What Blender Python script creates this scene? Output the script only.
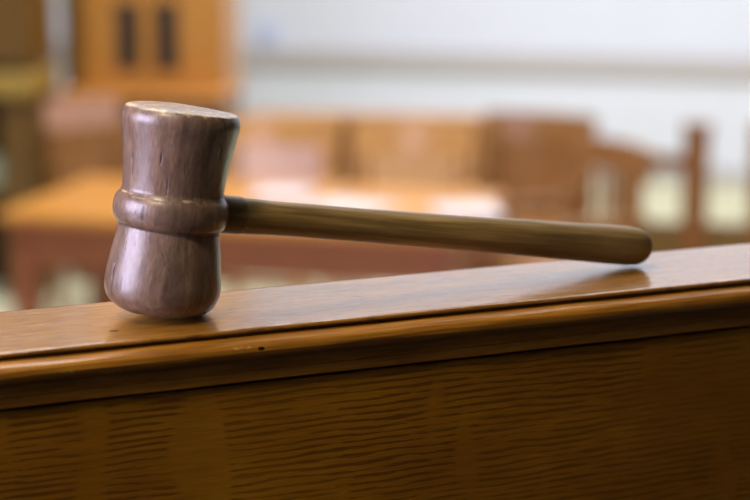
import bpy, bmesh, math, random
from mathutils import Vector, Matrix, noise
random.seed(4)
R = math.radians
for o in list(bpy.data.objects): bpy.data.objects.remove(o)
SC = bpy.context.scene
COL = SC.collection

# ------------------------------------------------------------------ camera
cam = bpy.data.cameras.new('camera'); cam.lens = 85; cam.sensor_width = 36
cam.clip_start = .05; cam.clip_end = 100
camo = bpy.data.objects.new('camera', cam); COL.objects.link(camo)
camo.location = (0, 0, 2.0); camo.rotation_euler = (R(90-11.6466), 0, 0)
cam.dof.use_dof = True; cam.dof.focus_distance = .80; cam.dof.aperture_fstop = 6.0
SC.camera = camo
# ------------------------------------------------------------------ world, lights, exposure
w = bpy.data.worlds.new('world'); SC.world = w; w.use_nodes = True
w.node_tree.nodes['Background'].inputs[0].default_value = (.95, .93, 1, 1)
w.node_tree.nodes['Background'].inputs[1].default_value = .025
def area(name, loc, target, sx, sy, power, col):
    l = bpy.data.lights.new(name, 'AREA'); l.shape = 'RECTANGLE'; l.size = sx; l.size_y = sy
    l.energy = power; l.color = col
    o = bpy.data.objects.new(name, l); COL.objects.link(o); o.location = loc
    o.rotation_euler = (Vector(target)-Vector(loc)).to_track_quat('-Z', 'Y').to_euler()
    return o
area('window_light', (-2.4, -.1, 2.5), (0, .8, 1.8), 1.9, 1.4, 135, (.78, .72, 1))
area('ceiling_light_hall', (0, 8.4, 5.6), (0, 9.0, 0), 7, 3.0, 310, (.97, .97, 1))
area('ceiling_light_wall', (.5, 4.9, 6.0), (0, 12.0, 2.2), 7, 1.2, 440, (.91, .94, 1))  # added fill that brightens the back wall, source unseen
area('ceiling_light_bench', (-.9, 1.8, 4.4), (-.1, .8, 1.8), 2.2, 1.2, 85, (1, .93, .82))
area('ceiling_light_rear', (-1.5, -.9, 4.0), (-.05, .8, 1.78), 1.0, .8, 9, (1, .84, .55))  # added warm fill behind the camera, lifts the dark front panel
sp = bpy.data.lights.new('ceiling_spotlight', 'SPOT'); sp.energy = 235; sp.color = (1, .84, .58)  # added spot, makes the bench bright mid-left and darker at its ends
sp.spot_size = R(13); sp.spot_blend = 1; sp.shadow_soft_size = .25
spo = bpy.data.objects.new('ceiling_spotlight', sp); COL.objects.link(spo); spo.location = (-.75, -.55, 4.1)
spo.rotation_euler = (Vector((-.07, .74, 1.77))-spo.location).to_track_quat('-Z', 'Y').to_euler()
vs = SC.view_settings
SC.display_settings.display_device = 'sRGB'
vs.view_transform = 'Standard'; vs.look = 'None'; vs.gamma = 1; vs.exposure = 0.0; vs.use_curve_mapping = False

# ------------------------------------------------------------------ materials
class NT:
    def __init__(s, name):
        s.m = bpy.data.materials.new(name); s.m.use_nodes = True; s.t = s.m.node_tree
        s.b = s.t.nodes['Principled BSDF']
        s.co = s.n('ShaderNodeTexCoord').outputs['Object']
    def n(s, typ, **kw):
        nd = s.t.nodes.new(typ)
        for k, v in kw.items(): setattr(nd, k, v)
        return nd
    def l(s, a, b): s.t.links.new(a, b)
    def mapped(s, scale=(1,1,1), loc=(0,0,0), rot=(0,0,0), src=None):
        m = s.n('ShaderNodeMapping'); m.inputs['Scale'].default_value = scale
        m.inputs['Location'].default_value = loc; m.inputs['Rotation'].default_value = rot
        s.l(src or s.co, m.inputs[0]); return m.outputs[0]
    def noise(s, scale, detail=3, rough=.55, src=None, sc=1.0, loc=(0,0,0), dist=0):
        t = s.n('ShaderNodeTexNoise'); t.inputs['Scale'].default_value = sc
        t.inputs['Detail'].default_value = detail; t.inputs['Roughness'].default_value = rough
        t.inputs['Distortion'].default_value = dist
        s.l(s.mapped(scale, loc, src=src), t.inputs['Vector']); return t.outputs['Fac']
    def ramp(s, fac, stops):
        r = s.n('ShaderNodeValToRGB'); e = r.color_ramp.elements
        while len(e) < len(stops): e.new(.5)
        for i, (p, c) in enumerate(stops):
            e[i].position = p; e[i].color = (c if len(c) == 4 else (*c, 1)) if not isinstance(c, (int, float)) else (c, c, c, 1)
        s.l(fac, r.inputs[0]); return r.outputs[0]
    def mix(s, fac, a, b, mode='MIX'):
        x = s.n('ShaderNodeMix', data_type='RGBA', blend_type=mode)
        for i, v in ((0, fac), (6, a), (7, b)):
            if isinstance(v, (int, float)): x.inputs[i].default_value = v
            elif isinstance(v, tuple): x.inputs[i].default_value = (*v, 1)
            else: s.l(v, x.inputs[i])
        return x.outputs[2]
    def math(s, op, a, b=0.0, clamp=False):
        x = s.n('ShaderNodeMath', operation=op, use_clamp=clamp)
        for i, v in enumerate((a, b)):
            if isinstance(v, (int, float)): x.inputs[i].default_value = v
            else: s.l(v, x.inputs[i])
        return x.outputs[0]
    def spot(s, c, rad, rot=0):
        """soft ellipse mask (1 inside) in object space: a nick or a scratch with a place of its own"""
        sub = s.n('ShaderNodeVectorMath', operation='SUBTRACT'); s.l(s.co, sub.inputs[0]); sub.inputs[1].default_value = c
        m = s.n('ShaderNodeVectorRotate', rotation_type='Z_AXIS'); m.inputs['Angle'].default_value = rot
        s.l(sub.outputs[0], m.inputs[0])
        d = s.n('ShaderNodeVectorMath', operation='DIVIDE'); s.l(m.outputs[0], d.inputs[0]); d.inputs[1].default_value = rad
        wob = s.noise((600, 600, 600), 2)
        ln = s.n('ShaderNodeVectorMath', operation='LENGTH'); s.l(d.outputs[0], ln.inputs[0])
        a = s.math('ADD', ln.outputs['Value'], s.math('MULTIPLY', wob, .9))
        return s.math('LESS_THAN', a, 1.35)
    def set(s, col=None, rough=None, spec=None, coat=None, coat_rough=None, bump=None, bdist=.001, bstr=.3, coat_ior=None):
        for k, v in (('Base Color', col), ('Roughness', rough), ('Specular IOR Level', spec), ('Coat Weight', coat),
                     ('Coat Roughness', coat_rough), ('Coat IOR', coat_ior)):
            if v is None: continue
            if isinstance(v, (int, float)): s.b.inputs[k].default_value = v
            elif isinstance(v, tuple): s.b.inputs[k].default_value = (*v, 1)
            else: s.l(v, s.b.inputs[k])
        if bump is not None:
            bp = s.n('ShaderNodeBump'); bp.inputs['Strength'].default_value = bstr; bp.inputs['Distance'].default_value = bdist
            s.l(bump, bp.inputs['Height']); s.l(bp.outputs[0], s.b.inputs['Normal'])
            if coat: s.l(bp.outputs[0], s.b.inputs['Coat Normal'])
        return s.m

def oak_near(name, kind):
    k = NT(name)
    if kind == 'panel':
        sp = k.n('ShaderNodeSeparateXYZ'); k.l(k.co, sp.inputs[0])
        ph = k.math('ADD', k.math('MULTIPLY', sp.outputs[2], 1950), k.math('MULTIPLY', k.noise((14, 5, 40), 2), 14))
        dash = k.math('ADD', k.math('MULTIPLY', k.math('SINE', ph), .20), k.noise((48, 5, 560), 3, .65))
        d = k.ramp(dash, [(.54, 0), (.66, 1)])
        patch = k.ramp(k.noise((32, 5, 12), 2, .5, loc=(3.1, 0, 1.7)), [(.36, 0), (.42, 1)])
        d = k.math('MULTIPLY', d, patch)
        tone = k.ramp(k.noise((8, 3, 12), 3), [(.3, (.165, .060, .002)), (.7, (.275, .118, .004))])
        fine = k.ramp(k.noise((60, 5, 900), 2), [(.3, .82), (.7, 1.1)])
        c = k.mix(1.0, tone, fine, 'MULTIPLY')
        d = k.math('MULTIPLY', d, k.ramp(k.noise((4.5, 3, 7), 2, loc=(.4, 0, 0)), [(.36, .15), (.56, 1)]))
        c = k.mix(k.math('MULTIPLY', d, .62), c, (.045, .015, .002))
        return k.set(c, rough=.55, spec=.12, coat=.12, coat_rough=.35, bump=d, bdist=-.0002, bstr=.4)
    if kind == 'top':
        g = k.noise((30, 420, 30), 3, .6)
        tick = k.ramp(k.noise((90, 900, 5), 2, .5), [(.56, 0), (.66, 1)])
        c = k.ramp(g, [(.3, (.19, .078, .005)), (.7, (.35, .155, .013))])
        c = k.mix(k.math('MULTIPLY', tick, .75), c, (.10, .04, .008))
        nick = k.spot((.0385, -.056, 0), (.0026, .0022, .01), 0)
        c = k.mix(nick, c, (.012, .005, .002))
        rough = k.ramp(k.noise((20, 60, 10), 4), [(.35, .08), (.7, .19)])
        return k.set(c, rough=.5, spec=.2, coat=1.0, coat_rough=rough, coat_ior=1.68, bump=g, bdist=.00028, bstr=.6)
    # moulding
    g = k.noise((26, 300, 300), 3, .6)
    c = k.ramp(g, [(.3, (.17, .060, .003)), (.7, (.34, .140, .008))])
    n1 = k.spot((.0965, -.084, -.0070), (.0018, .02, .0009))
    c = k.mix(n1, c, (.012, .005, .002))
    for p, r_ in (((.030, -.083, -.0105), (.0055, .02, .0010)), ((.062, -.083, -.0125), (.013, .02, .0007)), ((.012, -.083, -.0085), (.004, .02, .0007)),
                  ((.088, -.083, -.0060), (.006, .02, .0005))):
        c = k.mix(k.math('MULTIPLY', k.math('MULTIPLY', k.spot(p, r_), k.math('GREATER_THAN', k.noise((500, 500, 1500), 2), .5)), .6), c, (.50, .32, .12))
    return k.set(c, rough=.5, spec=.2, coat=.6, coat_rough=.2, bump=g, bdist=.0003, bstr=.5)

def gavel_wood(name):
    k = NT(name)
    g = k.noise((300, 300, 16), 4, .65, dist=.4)
    c = k.ramp(g, [(.3, (.120, .075, .052)), (.5, (.172, .110, .077)), (.7, (.235, .155, .108))])
    fs = k.ramp(k.noise((900, 900, 260), 3, .7), [(.3, .72), (.7, 1.3)])
    c = k.mix(1.0, c, fs, 'MULTIPLY')
    big = k.ramp(k.noise((60, 60, 12), 3), [(.35, (.8, .8, .8)), (.7, (1.2, 1.12, 1.05))])
    c = k.mix(1.0, c, big, 'MULTIPLY')
    # dark drying cracks along the grain
    cr = k.ramp(k.noise((420, 420, 35), 2, .5, loc=(5, 2, 1)), [(.66, 0), (.71, 1)])
    c = k.mix(k.math('MULTIPLY', cr, .7), c, (.02, .010, .008))
    # bare worn wood on the rims and bead, patchy
    at = k.n('ShaderNodeAttribute', attribute_name='wear').outputs['Fac']
    wn = k.noise((160, 160, 160), 4, .65)
    wr = k.ramp(k.math('ADD', at, k.math('MULTIPLY', k.math('SUBTRACT', wn, .5), 1.5)), [(.50, 0), (.68, 1)])
    c = k.mix(wr, c, (.52, .37, .20))
    ru = k.ramp(k.noise((240, 240, 60), 4), [(.3, .26), (.7, .46)])
    bh = k.math('ADD', g, k.math('MULTIPLY', cr, -.8))
    return k.set(c, rough=ru, spec=.6, coat=.35, coat_rough=.3, bump=bh, bdist=.0003, bstr=.55)

def handle_wood(name, dark=False):
    k = NT(name)
    g = k.noise((14, 330, 330), 4, .65, dist=.3)
    st = [(.25, (.070, .040, .012)), (.5, (.210, .130, .042)), (.75, (.38, .255, .095))]
    if dark: st = [(p, tuple(v*.7 for v in c)) for p, c in st]
    c = k.ramp(g, st)
    c = k.mix(1.0, c, k.ramp(k.noise((9, 60, 60), 3), [(.35, (.65, .65, .65)), (.7, (1.2, 1.2, 1.15))]), 'MULTIPLY')
    return k.set(c, rough=.46, spec=.4, bump=g, bdist=.0003, bstr=.5)

def wood(name, a, b, rough=.35, scale=(8, 40, 40), coat=.3):
    k = NT(name)
    c = k.ramp(k.noise(scale, 3, .6, dist=.3), [(.3, a), (.7, b)])
    return k.set(c, rough=rough, coat=coat, coat_rough=.25)
def plain(name, col, rough=.6, var=.08, scale=20, spec=.4):
    k = NT(name)
    c = k.ramp(k.noise((scale,)*3, 3), [(.3, tuple(v*(1-var) for v in col)), (.7, tuple(min(1, v*(1+var)) for v in col))])
    return k.set(c, rough=rough, spec=spec)

M = dict(
    top=oak_near('oak_top', 'top'), mould=oak_near('oak_moulding', 'mould'), panel=oak_near('oak_panel', 'panel'),
    gavel=gavel_wood('gavel_wood'), handle=handle_wood('handle_wood'), collar=handle_wood('collar_wood', True),
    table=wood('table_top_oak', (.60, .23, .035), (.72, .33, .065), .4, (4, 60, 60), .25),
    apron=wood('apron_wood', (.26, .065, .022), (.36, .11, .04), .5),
    chair=wood('chair_oak', (.56, .27, .08), (.72, .40, .15), .3),
    chair_d=wood('chair_walnut', (.27, .115, .035), (.38, .18, .06), .35),
    leather=plain('chair_leather', (.85, .60, .54), .35),  # pinkish tone of one armchair's back panel
    leather_d=plain('brown_leather', (.50, .27, .18), .4),  # pinkish brown tone of the left armchair's top rail
    leather_t=plain('tan_leather', (.72, .45, .22), .35),
    golden=wood('golden_oak', (.48, .20, .03), (.62, .29, .055), .4, (40, 40, 5)),
    dark=wood('dark_oak', (.13, .060, .006), (.19, .092, .010), .5, (40, 40, 5)),
    umber=wood('umber_oak', (.13, .055, .018), (.19, .085, .028), .5),
    rail=wood('rail_oak', (.19, .062, .010), (.25, .09, .018), .6, (40, 40, 6), 0),
    ledge=wood('ledge_oak', (.36, .22, .03), (.46, .29, .05), .4),
    glass=plain('dark_glass', (.035, .028, .022), .25),
    paper=plain('paper', (.72, .62, .60), .7, .02),
    wall=plain('wall_paint', (.80, .83, .92), .85, .01, 3, .2),
    trim=plain('trim_paint', (.56, .53, .53), .6, .03),
    carpet=plain('carpet', (.70, .66, .44), .95, .08, 60, .1),
    blue=plain('blue_card', (.58, .65, .88), .6),
    green=plain('green_card', (.36, .42, .30), .6),
    brass=plain('brass', (.55, .40, .15), .35),
    black=plain('dark_void', (.02, .016, .01), .8),  # near-black puts the shade of the bookcase bay into the colour
)

# ------------------------------------------------------------------ mesh helpers
def link(name, bm, mat, parent=None, smooth=None):
    bmesh.ops.recalc_face_normals(bm, faces=bm.faces)
    me = bpy.data.meshes.new(name); bm.to_mesh(me); bm.free()
    me.materials.append(mat)
    if smooth is not None:
        for p in me.polygons: p.use_smooth = True
        me.set_sharp_from_angle(angle=R(smooth))
    o = bpy.data.objects.new(name, me); COL.objects.link(o)
    if parent: o.parent = parent
    return o
def box(bm, x0, x1, y0, y1, z0, z1, bev=0.0, mat=None):
    t = bmesh.new(); bmesh.ops.create_cube(t, size=1)
    for v in t.verts: v.co = Vector(((x0+x1)/2+v.co.x*(x1-x0), (y0+y1)/2+v.co.y*(y1-y0), (z0+z1)/2+v.co.z*(z1-z0)))
    if bev: bmesh.ops.bevel(t, geom=t.edges[:]+t.verts[:], offset=bev, segments=2, affect='EDGES', profile=.6)
    if mat: bmesh.ops.transform(t, matrix=mat, verts=t.verts)
    me = bpy.data.meshes.new('t'); t.to_mesh(me); t.free(); bm.from_mesh(me); bpy.data.meshes.remove(me)
    return bm
def B(*a, **k): return box(bmesh.new(), *a, **k)
def lathe(prof, segs=96, axis='Z'):
    bm = bmesh.new(); rings = []
    for r, h in prof:
        ring = []
        for i in range(segs):
            a = 2*math.pi*i/segs
            p = (r*math.cos(a), r*math.sin(a), h) if axis == 'Z' else (h, r*math.cos(a), r*math.sin(a))
            ring.append(bm.verts.new(p))
        rings.append(ring)
    for a, b in zip(rings, rings[1:]):
        for i in range(segs): bm.faces.new((a[i], a[(i+1) % segs], b[(i+1) % segs], b[i]))
    bm.faces.new(rings[0][::-1]); bm.faces.new(rings[-1])
    return bm
def prism(prof, x0, x1, nx=1, wob=0.0):
    """closed profile [(y,z)] swept along local x"""
    bm = bmesh.new(); rows = []
    for k in range(nx+1):
        x = x0+(x1-x0)*k/nx
        rows.append([bm.verts.new((x, y+(wob*noise.noise(Vector((x*30, i*.35, 0)))), z+(wob*noise.noise(Vector((x*30, i*.35, 9)))))) for i, (y, z) in enumerate(prof)])
    n = len(prof)
    for a, b in zip(rows, rows[1:]):
        for i in range(n): bm.faces.new((a[i], a[(i+1) % n], b[(i+1) % n], b[i]))
    bm.faces.new(rows[0][::-1]); bm.faces.new(rows[-1])
    return bm
def spline(pts, n):
    """Catmull-Rom through (r, h) points"""
    out = []
    P = [pts[0]]+list(pts)+[pts[-1]]
    for i in range(1, len(P)-2):
        for j in range(n):
            t = j/n; q = []
            for c in range(2):
                a, b, d, e = P[i-1][c], P[i][c], P[i+1][c], P[i+2][c]
                q.append(.5*((2*b)+(-a+d)*t+(2*a-5*b+4*d-e)*t*t+(-a+3*b-3*d+e)*t**3))
            out.append(tuple(q))
    out.append(pts[-1]); return out
def thing(name, label, cat, loc, rz=0, group=None):
    o = bpy.data.objects.new(name, None); o.empty_display_size = .1; COL.objects.link(o)
    o.location = loc; o.rotation_euler = (0, 0, rz); tag(o, label, cat, group); return o
def tag(o, label, cat, group=None):
    o['label'] = label; o['category'] = cat
    if group: o['group'] = group
    return o
def copy_tree(o, parent=None):
    c = o.copy(); COL.objects.link(c)
    if parent: c.parent = parent
    for ch in [q for q in bpy.data.objects if q.parent == o]: copy_tree(ch, c)
    return c

# ------------------------------------------------------------------ the room
YAW = R(-13.5)                                     # the hall is turned a little against the bench
def hall(a, b): return Vector((a*math.cos(YAW)-b*math.sin(YAW), a*math.sin(YAW)+b*math.cos(YAW), 0))
def struct(name, bm, mat, loc=(0,0,0), rz=YAW):
    o = link(name, bm, mat); o['kind'] = 'structure'; o.location = loc; o.rotation_euler = (0, 0, rz); return o
WB = 12.15                                          # distance of the back wall, hall axes
struct('floor', B(-6.5, 4.5, 1.2, WB+.2, -.1, 0), M['carpet'])
struct('wall_back', B(-6.5, 4.5, WB, WB+.2, 0, 6.2), M['wall'])
struct('ceiling', B(-6.5, 4.5, 4.5, WB+.2, 6.2, 6.3), M['wall'])
struct('baseboard_back', B(-6.5, 4.5, WB-.02, WB, 0, .10, bev=.004), M['trim'])
struct('trim_1', prism([(WB, .71), (WB-.03, .71), (WB-.05, .74), (WB-.05, .85), (WB-.03, .88), (WB, .88)], -6.5, 4.5), M['trim'])

# ------------------------------------------------------------------ judge's bench
bench = thing('judge_bench', 'varnished oak bench rail that the gavel lies on, running across the whole foreground', 'bench', (-.1708, .7842, 0), R(22.75))
ZT = 1.81
X0, X1 = -.9, 1.9
tp = [(0.0, -.002), (-.0004, -.0006), (-.0015, 0), (-.0025, 0), (-.020, 0), (-.040, 0), (-.060, 0), (-.0730, 0), (-.0738, 0), (-.0746, -.0003), (-.0750, -.0009), (-.0750, -.0016), (-.0712, -.0020), (-.0712, -.0060), (0.0, -.0060)]
o = link('top_rail', prism(tp, X0, X1, 300, .00012), M['top'], bench, 30); o.location.z = ZT
ov = [(-.0712, -.0036), (-.0768, -.0036), (-.0774, -.0037)]
for i in range(33):                                 # small rounded nose, undercut below
    a = R(76-i*5); ov.append((-.0788-.0054*math.cos(a), -.0080+.0042*math.sin(a)))
ov += [(-.0785, -.0126), (-.0772, -.0134)]
for i in range(1, 7):                               # cove
    a = R(90*i/6); ov.append((-.0768-.0020*(1-math.cos(a)), -.0134-.0046*math.sin(a)))
ov += [(-.0782, -.0184), (-.0784, -.0190), (-.0784, -.0226), (-.0778, -.0232), (-.070, -.0232), (-.070, -.0060), (-.0712, -.0060)]
o = link('moulding', prism(ov, X0, X1, 300, .0002), M['mould'], bench, 11); o.location.z = ZT
o = link('front_panel', B(X0, X1, -.0762, -.055, -1.81, -.0246, bev=.0006), M['panel'], bench); o.location.z = ZT
o = link('back_panel', B(X0, X1, -.0545, -.004, -1.81, -.0062), M['panel'], bench); o.location.z = ZT

# ------------------------------------------------------------------ gavel
gav = thing('gavel', 'worn turned wooden gavel standing on its head, handle sloping down to the bench rail', 'gavel', (-.0968, .7750, ZT), R(25.0))
H = .0935
head_pts = [(.006, .0004), (.0150, .0010), (.0200, .0024), (.0240, .0058), (.0259, .0105), (.0261, .0150), (.0254, .0215), (.0244, .0285), (.0233, .0350), (.0229, .0385)]
bead = [(.0226, .0394), (.0238, .0403)]
for i in range(13):
    a = R(-72+i*12); bead.append((.0224+.0036*math.cos(a), .0472+.0072*math.sin(a)))
bead += [(.0234, .0545), (.0229, .0552)]
up = [(.0227, .0562), (.0229, .0610), (.0237, .0690), (.0250, .0775), (.0262, .0840), (.0266, .0868), (.0264, .0890), (.0255, .0912), (.0236, .0926), (.0150, .0934), (.006, .0935)]
prof = [(.0006, .0003)]+spline(head_pts, 4)+bead+spline(up, 4)+[(.0006, .0936)]
bm = lathe(prof, 128)
wl = bm.verts.layers.float.new('wear')
for v in bm.verts:
    p = v.co.copy(); r = math.hypot(p.x, p.y); a = math.atan2(p.y, p.x)
    n = noise.noise(Vector((math.cos(a)*1.6, math.sin(a)*1.6, p.z*38)))
    n2 = noise.noise(p*260)
    s = 1+.012*n+.0015*n2
    v.co.x *= s; v.co.y *= s
    if p.z > .088 or p.z < .006: v.co.z += .0005*noise.noise(p*60)+.0001*n2
    wr = max(0, 1-abs(p.z-.0925)/.0034)*.62 if r > .010 else .34
    if p.z > .0928: wr = .45
    wr = max(wr, max(0, 1-abs(p.z-.0545)/.0016)*.50, max(0, 1-abs(p.z-.004)/.0035)*.30)
    v[wl] = wr
TILT = R(7.8)
cs, sn = math.cos(TILT), math.sin(TILT)
low = min(-v.co.x*sn+v.co.z*cs for v in bm.verts)
head = link('head', bm, M['gavel'], gav, 50)
head.rotation_euler = (0, TILT, 0); head.location = (0, 0, -low+.0002)
hc = Vector((.0472*sn, 0, .0472*cs-low))            # where the handle enters the bead
EX, ER = .2615, .0099                               # far end on the rail
sl = math.atan2(hc.z-ER-.0005, EX-.010-hc.x)
L = (EX-hc.x)/math.cos(sl)
hp = [(.0076, .0200), (.0083, .0360), (.0080, .0480), (.0078, .0750), (.0080, .1100), (.0084, .1450), (.0090, .1850), (.0096, .2150), (.0099, .2360)]
hpr = spline(hp, 5)
hpr += [(.0099-.0003*i, L-.0135+.0022*i) for i in (0, 1)]
for i in range(1, 9):
    a = R(i*10.5); hpr.append((.0002+.0094*math.cos(a), L-.0105+.0103*math.sin(a)))
bm = lathe(hpr, 64, 'X')
for v in bm.verts:
    p = v.co; n = noise.noise(Vector((p.x*30, p.y*60, p.z*60)))
    s = 1+.03*n; v.co.y *= s; v.co.z *= s
hz = link('handle', bm, M['handle'], gav, 45)
hz.location = hc; hz.rotation_euler = (0, sl, 0)
cl = lathe([(.0078, .0215), (.0086, .0222), (.0087, .0235), (.0086, .0290), (.0086, .0325), (.0084, .0334), (.0082, .0337)], 64, 'X')
c_ = link('collar', cl, M['collar'], gav, 40); c_.location = hc; c_.rotation_euler = (0, sl, 0)
c_['label'] = 'darker stained collar where the handle meets the head'

# ------------------------------------------------------------------ counsel table
TP = Vector((-1.47, 6.72, 0))
tab = thing('counsel_table', 'long orange oak table with red-brown apron behind the gavel', 'table', TP, YAW)
TW, TD = 1.84, .95
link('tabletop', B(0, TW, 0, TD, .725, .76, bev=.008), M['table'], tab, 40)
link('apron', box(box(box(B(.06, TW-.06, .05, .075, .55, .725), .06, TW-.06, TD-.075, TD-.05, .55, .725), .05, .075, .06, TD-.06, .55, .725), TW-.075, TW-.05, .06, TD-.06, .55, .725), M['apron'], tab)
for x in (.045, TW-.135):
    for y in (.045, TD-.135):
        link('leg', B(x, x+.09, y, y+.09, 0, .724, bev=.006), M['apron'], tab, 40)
def on_table(u, v, z=.7605): return TP+Matrix.Rotation(YAW, 3, 'Z')@Vector((u, v, z))
for nm, lab, (u, v), rz, (a, b, h) in (
    ('document', 'stack of white papers on the oak table, just right of the gavel head', (.98, .60), .1, (.22, .30, .018)),
    ('document', 'wide spread of white papers near the middle of the oak table', (1.30, .42), -.25, (.32, .30, .006)),
    ('document', 'white papers at the right end of the oak table', (1.78, .40), .3, (.24, .31, .020))):
    bm = bmesh.new()
    n = max(1, int(h/.002))
    for i in range(n):
        j = .004*math.sin(i*2.3)
        box(bm, -a/2+j, a/2+j, -b/2-j, b/2-j, i*h/n, (i+1)*h/n)
    o = link(nm, bm, M['paper']); o.location = on_table(u, v); o.rotation_euler = (0, 0, YAW+rz)
    tag(o, lab, 'papers', 'papers on the counsel table')

# ------------------------------------------------------------------ chairs
def arc_panel(w, d, z0, z1, th, n=14, bow=.07, lean=.0):
    bm = bmesh.new(); F = []; K = []
    for i in range(n+1):
        x = -w/2+w*i/n; y = bow*(1-(2*x/w)**2)
        F.append([bm.verts.new((x, y+d+(lean if z == z1 else 0), z)) for z in (z0, z1)])
        K.append([bm.verts.new((x, y+d+th+(lean if z == z1 else 0), z)) for z in (z0, z1)])
    for i in range(n):
        bm.faces.new((F[i][0], F[i+1][0], F[i+1][1], F[i][1])); bm.faces.new((K[i+1][0], K[i][0], K[i][1], K[i+1][1]))
        bm.faces.new((F[i][1], F[i+1][1], K[i+1][1], K[i][1])); bm.faces.new((F[i+1][0], F[i][0], K[i][0], K[i+1][0]))
    for i in (0, n): bm.faces.new((F[i][0], F[i][1], K[i][1], K[i][0]))
    bmesh.ops.bevel(bm, geom=[e for e in bm.edges if e.calc_face_angle(0) > 1.2], offset=.006, segments=2, affect='EDGES')
    return bm
def chair(wm, pm, tm=None, spindles=False):
    t = bpy.data.objects.new('wooden_armchair', None); COL.objects.link(t)
    link('seat', B(-.25, .25, -.24, .24, .42, .46, bev=.015), wm, t, 40)
    link('top_rail', arc_panel(.56, .20, .80, .93, .035, lean=.02), tm or wm, t, 40)
    if spindles:
        link('lower_rail', arc_panel(.46, .20, .50, .55, .025), wm, t, 40)
        for i in range(8):
            x = -.19+.054*i; y = .217+.07*(1-(2*x/.46)**2)
            bm = lathe([(.009, .54), (.015, .62), (.016, .68), (.014, .75), (.010, .81)], 12)
            for v in bm.verts: v.co.x += x; v.co.y += y
            link('spindle', bm, wm, t, 40)
    else: link('back_panel', arc_panel(.40, .205, .52, .80, .02), pm, t, 40)
    for s in (-1, 1):
        link('back_post', B(s*.245-.022, s*.245+.022, .17, .21, .40, .82, bev=.006), wm, t, 40)
        link('armrest', B(s*.27-.03, s*.27+.03, -.20, .22, .64, .67, bev=.010), wm, t, 40)
        link('arm_post', B(s*.26-.016, s*.26+.016, -.16, -.12, .44, .64, bev=.005), wm, t, 40)
        for y in (-.20, .19):
            bm = B(-.022, .022, -.022, .022, 0, .42, bev=.005)
            for v in bm.verts: v.co += Vector((s*(.21+.04*(1-v.co.z/.42)), y*(1+.15*(1-v.co.z/.42)), 0))
            link('leg', bm, wm, t, 40)
    link('stretcher', B(-.23, .23, -.012, .012, .16, .19, bev=.004), wm, t, 40)
    return t
G = 'wooden armchairs around the counsel table'
A = chair(M['chair'], M['leather']); Bc = chair(M['chair'], M['leather_t']); Cc = chair(M['chair_d'], M['chair_d']); Dd = chair(M['chair_d'], M['chair_d'], M['leather_d'])
ca = [(A, (-.50, 8.05), YAW-.05, 'wooden armchair with pinkish back panel just right of the gavel head'),
      (Bc, (.13, 7.72), YAW+.05, 'wooden armchair with pale tan back panel behind the middle of the gavel handle'),
      (Cc, (.69, 8.18), YAW-.2, 'dark brown wooden armchair just right of the oak table, nearest to the partition end'),
      (None, (.80, 7.33), YAW-.9, 'brown spindle-back wooden armchair turned sideways beside the square wooden post'),
      (Dd, (-1.27, 8.22), YAW+.95, 'pinkish wooden armchair left of the gavel head beside the bookcase')]
for src, (x, y), rz, lab in ca:
    if src is None: src = chair(M['chair_d'], M['chair_d'], spindles=True)
    src.location = (x, y, 0); src.rotation_euler = (0, 0, rz); tag(src, lab, 'chair', G)
Dd.scale = (.72, .8, 1.08)

# ------------------------------------------------------------------ low partition and balustrade
pp = thing('wooden_partition', 'low golden oak courtroom partition behind the armchairs under the white wall', 'partition', (-.62, 9.02, 0), R(-8))
PW = 1.62
link('panel', B(0, PW, 0, .05, .08, .80), M['umber'], pp)
link('cap_rail', B(-.02, PW+.02, -.04, .09, .80, .86, bev=.010), M['golden'], pp, 40)
link('base_rail', B(0, PW, -.02, .07, 0, .10, bev=.006), M['chair_d'], pp, 40)
for i in range(5):
    x = i*(PW-.08)/4
    link('stile', B(x, x+.08, -.018, 0, .10, .80, bev=.004), M['chair_d'] if i == 1 else M['chair'], pp, 40)
bal = thing('balustrade', 'brown wooden balustrade with two square posts at the right in front of the white wall', 'railing', (1.00, 8.72, 0), R(-9))
for x in (.53, .86):
    link('post', box(B(x-.005, x+.12, -.06, .065, 0, .82, bev=.006), x-.016, x+.131, -.071, .076, .82, .85, bev=.006), M['rail'], bal, 40)
link('top_rail', B(-.02, .53, -.03, .03, .63, .70, bev=.008), M['rail'], bal, 40)
link('low_panel', box(B(-.02, .53, -.02, .02, .0, .36), .635, .86, -.02, .02, 0, .36), M['dark'], bal)
for x in (.03, .20): link('baluster', B(x, x+.04, -.02, .02, .36, .63, bev=.004), M['rail'], bal, 40)
link('end_rail', B(.965, 1.6, -.03, .03, .63, .70, bev=.008), M['rail'], bal, 40)

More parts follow.
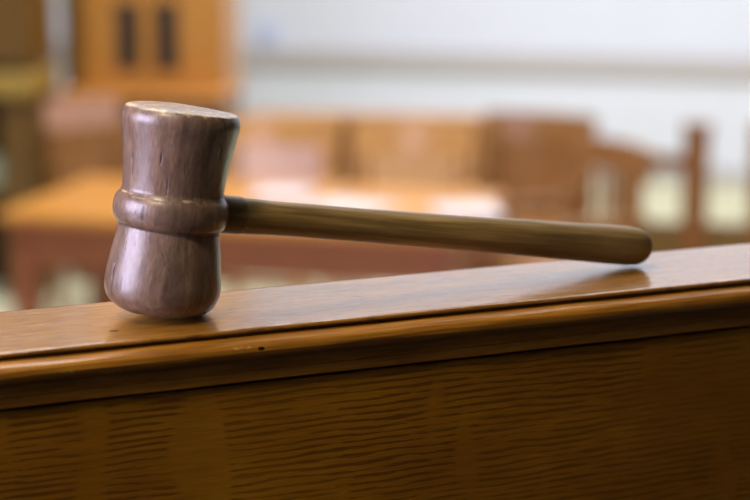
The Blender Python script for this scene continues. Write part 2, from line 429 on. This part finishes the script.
# ------------------------------------------------------------------ cupboard with dark panes
cup = thing('oak_cupboard', 'tall golden oak cupboard with two narrow dark panes behind the gavel head', 'cupboard', (-1.57, 9.05, 0), R(-6))
CW = .82
link('carcass', B(0, CW, 0, .45, .985, 4.1), M['golden'], cup)  # unseen upper part made extra high so the bench rail reflects wood
link('lower_case', B(0, CW, -.12, .45, .08, .94), M['umber'], cup)
link('counter', B(-.02, CW+.02, -.15, .47, .94, .985, bev=.008), M['table'], cup, 40)
link('plinth', B(.02, CW-.02, -.09, .44, 0, .08), M['dark'], cup)
link('cornice', B(-.04, CW+.04, -.04, .48, 4.1, 4.22, bev=.015), M['dark'], cup, 40)
link('side_stile', B(-.005, .085, -.03, 0, .99, 4.1, bev=.004), M['dark'], cup, 40)['label'] = 'dark brown left stile'
for k, (a, b) in enumerate(((.09, .418), (.424, CW-.04))):
    d = link('door', B(a, b, -.028, 0, 1.0, 4.08, bev=.004), M['golden'], cup, 40)
    px = b-.150 if k == 0 else a+.045
    link('pane', B(px, px+.115, -.036, -.029, 1.08, 1.42), M['glass'], d)
    link('lower_panel', B(a+.04, b-.04, -.145, -.121, .16, .88, bev=.006), M['chair_d'], cup, 40)
    link('knob', B(b-.02 if k == 0 else a+.008, b-.008 if k == 0 else a+.02, -.05, -.029, 1.03, 1.05, bev=.003), M['brass'], d)

# ------------------------------------------------------------------ dark bookcase at the left edge
bk = thing('bookcase', 'dark brown wooden bookcase with a black open bay at the left edge', 'bookcase', (-2.44, 8.55, 0), R(-6))
BW = .80
link('upper_case', B(0, BW, 0, .4, 1.14, 4.1), M['dark'], bk)  # stretched up out of view to give the bench rail a wood reflection
link('ledge', B(-.02, BW+.02, -.06, .4, 1.01, 1.12, bev=.006), M['ledge'], bk, 40)['label'] = 'olive yellow ledge'
link('side_panel', B(BW-.16, BW, 0, .4, 0, 1.03), M['dark'], bk)
link('side_panel', B(0, .05, 0, .4, 0, 1.03), M['dark'], bk)
link('back_board', B(.05, BW-.16, .37, .4, .0, 1.03), M['black'], bk)
link('shelf', B(.05, BW-.16, .02, .37, .52, .55), M['dark'], bk)
for a in (.03, .42): link('upper_door', B(a, a+.35, -.025, 0, 1.17, 4.05, bev=.006), M['dark'], bk, 40)

# small blue box on the ledge of the back wall
p = hall(-3.75+.05, WB-.026)
o = link('small_box', B(-.07, .07, -.022, .022, 0, .13, bev=.006), M['blue']); o.location = (p.x, p.y, .88); o.rotation_euler = (0, 0, YAW)
tag(o, 'small pale blue box on the grey ledge of the white wall', 'box')

v = Vector((-2.44, 8.55, 0))+Matrix.Rotation(R(-6), 3, 'Z')@Vector((.50, .15, .551))
o = link('file_box', B(-.12, .12, -.10, .10, 0, .15, bev=.004), M['green']); o.location = v; o.rotation_euler = (0, 0, R(-6))
tag(o, 'pale green box on the shelf of the dark bookcase at the left edge', 'box')
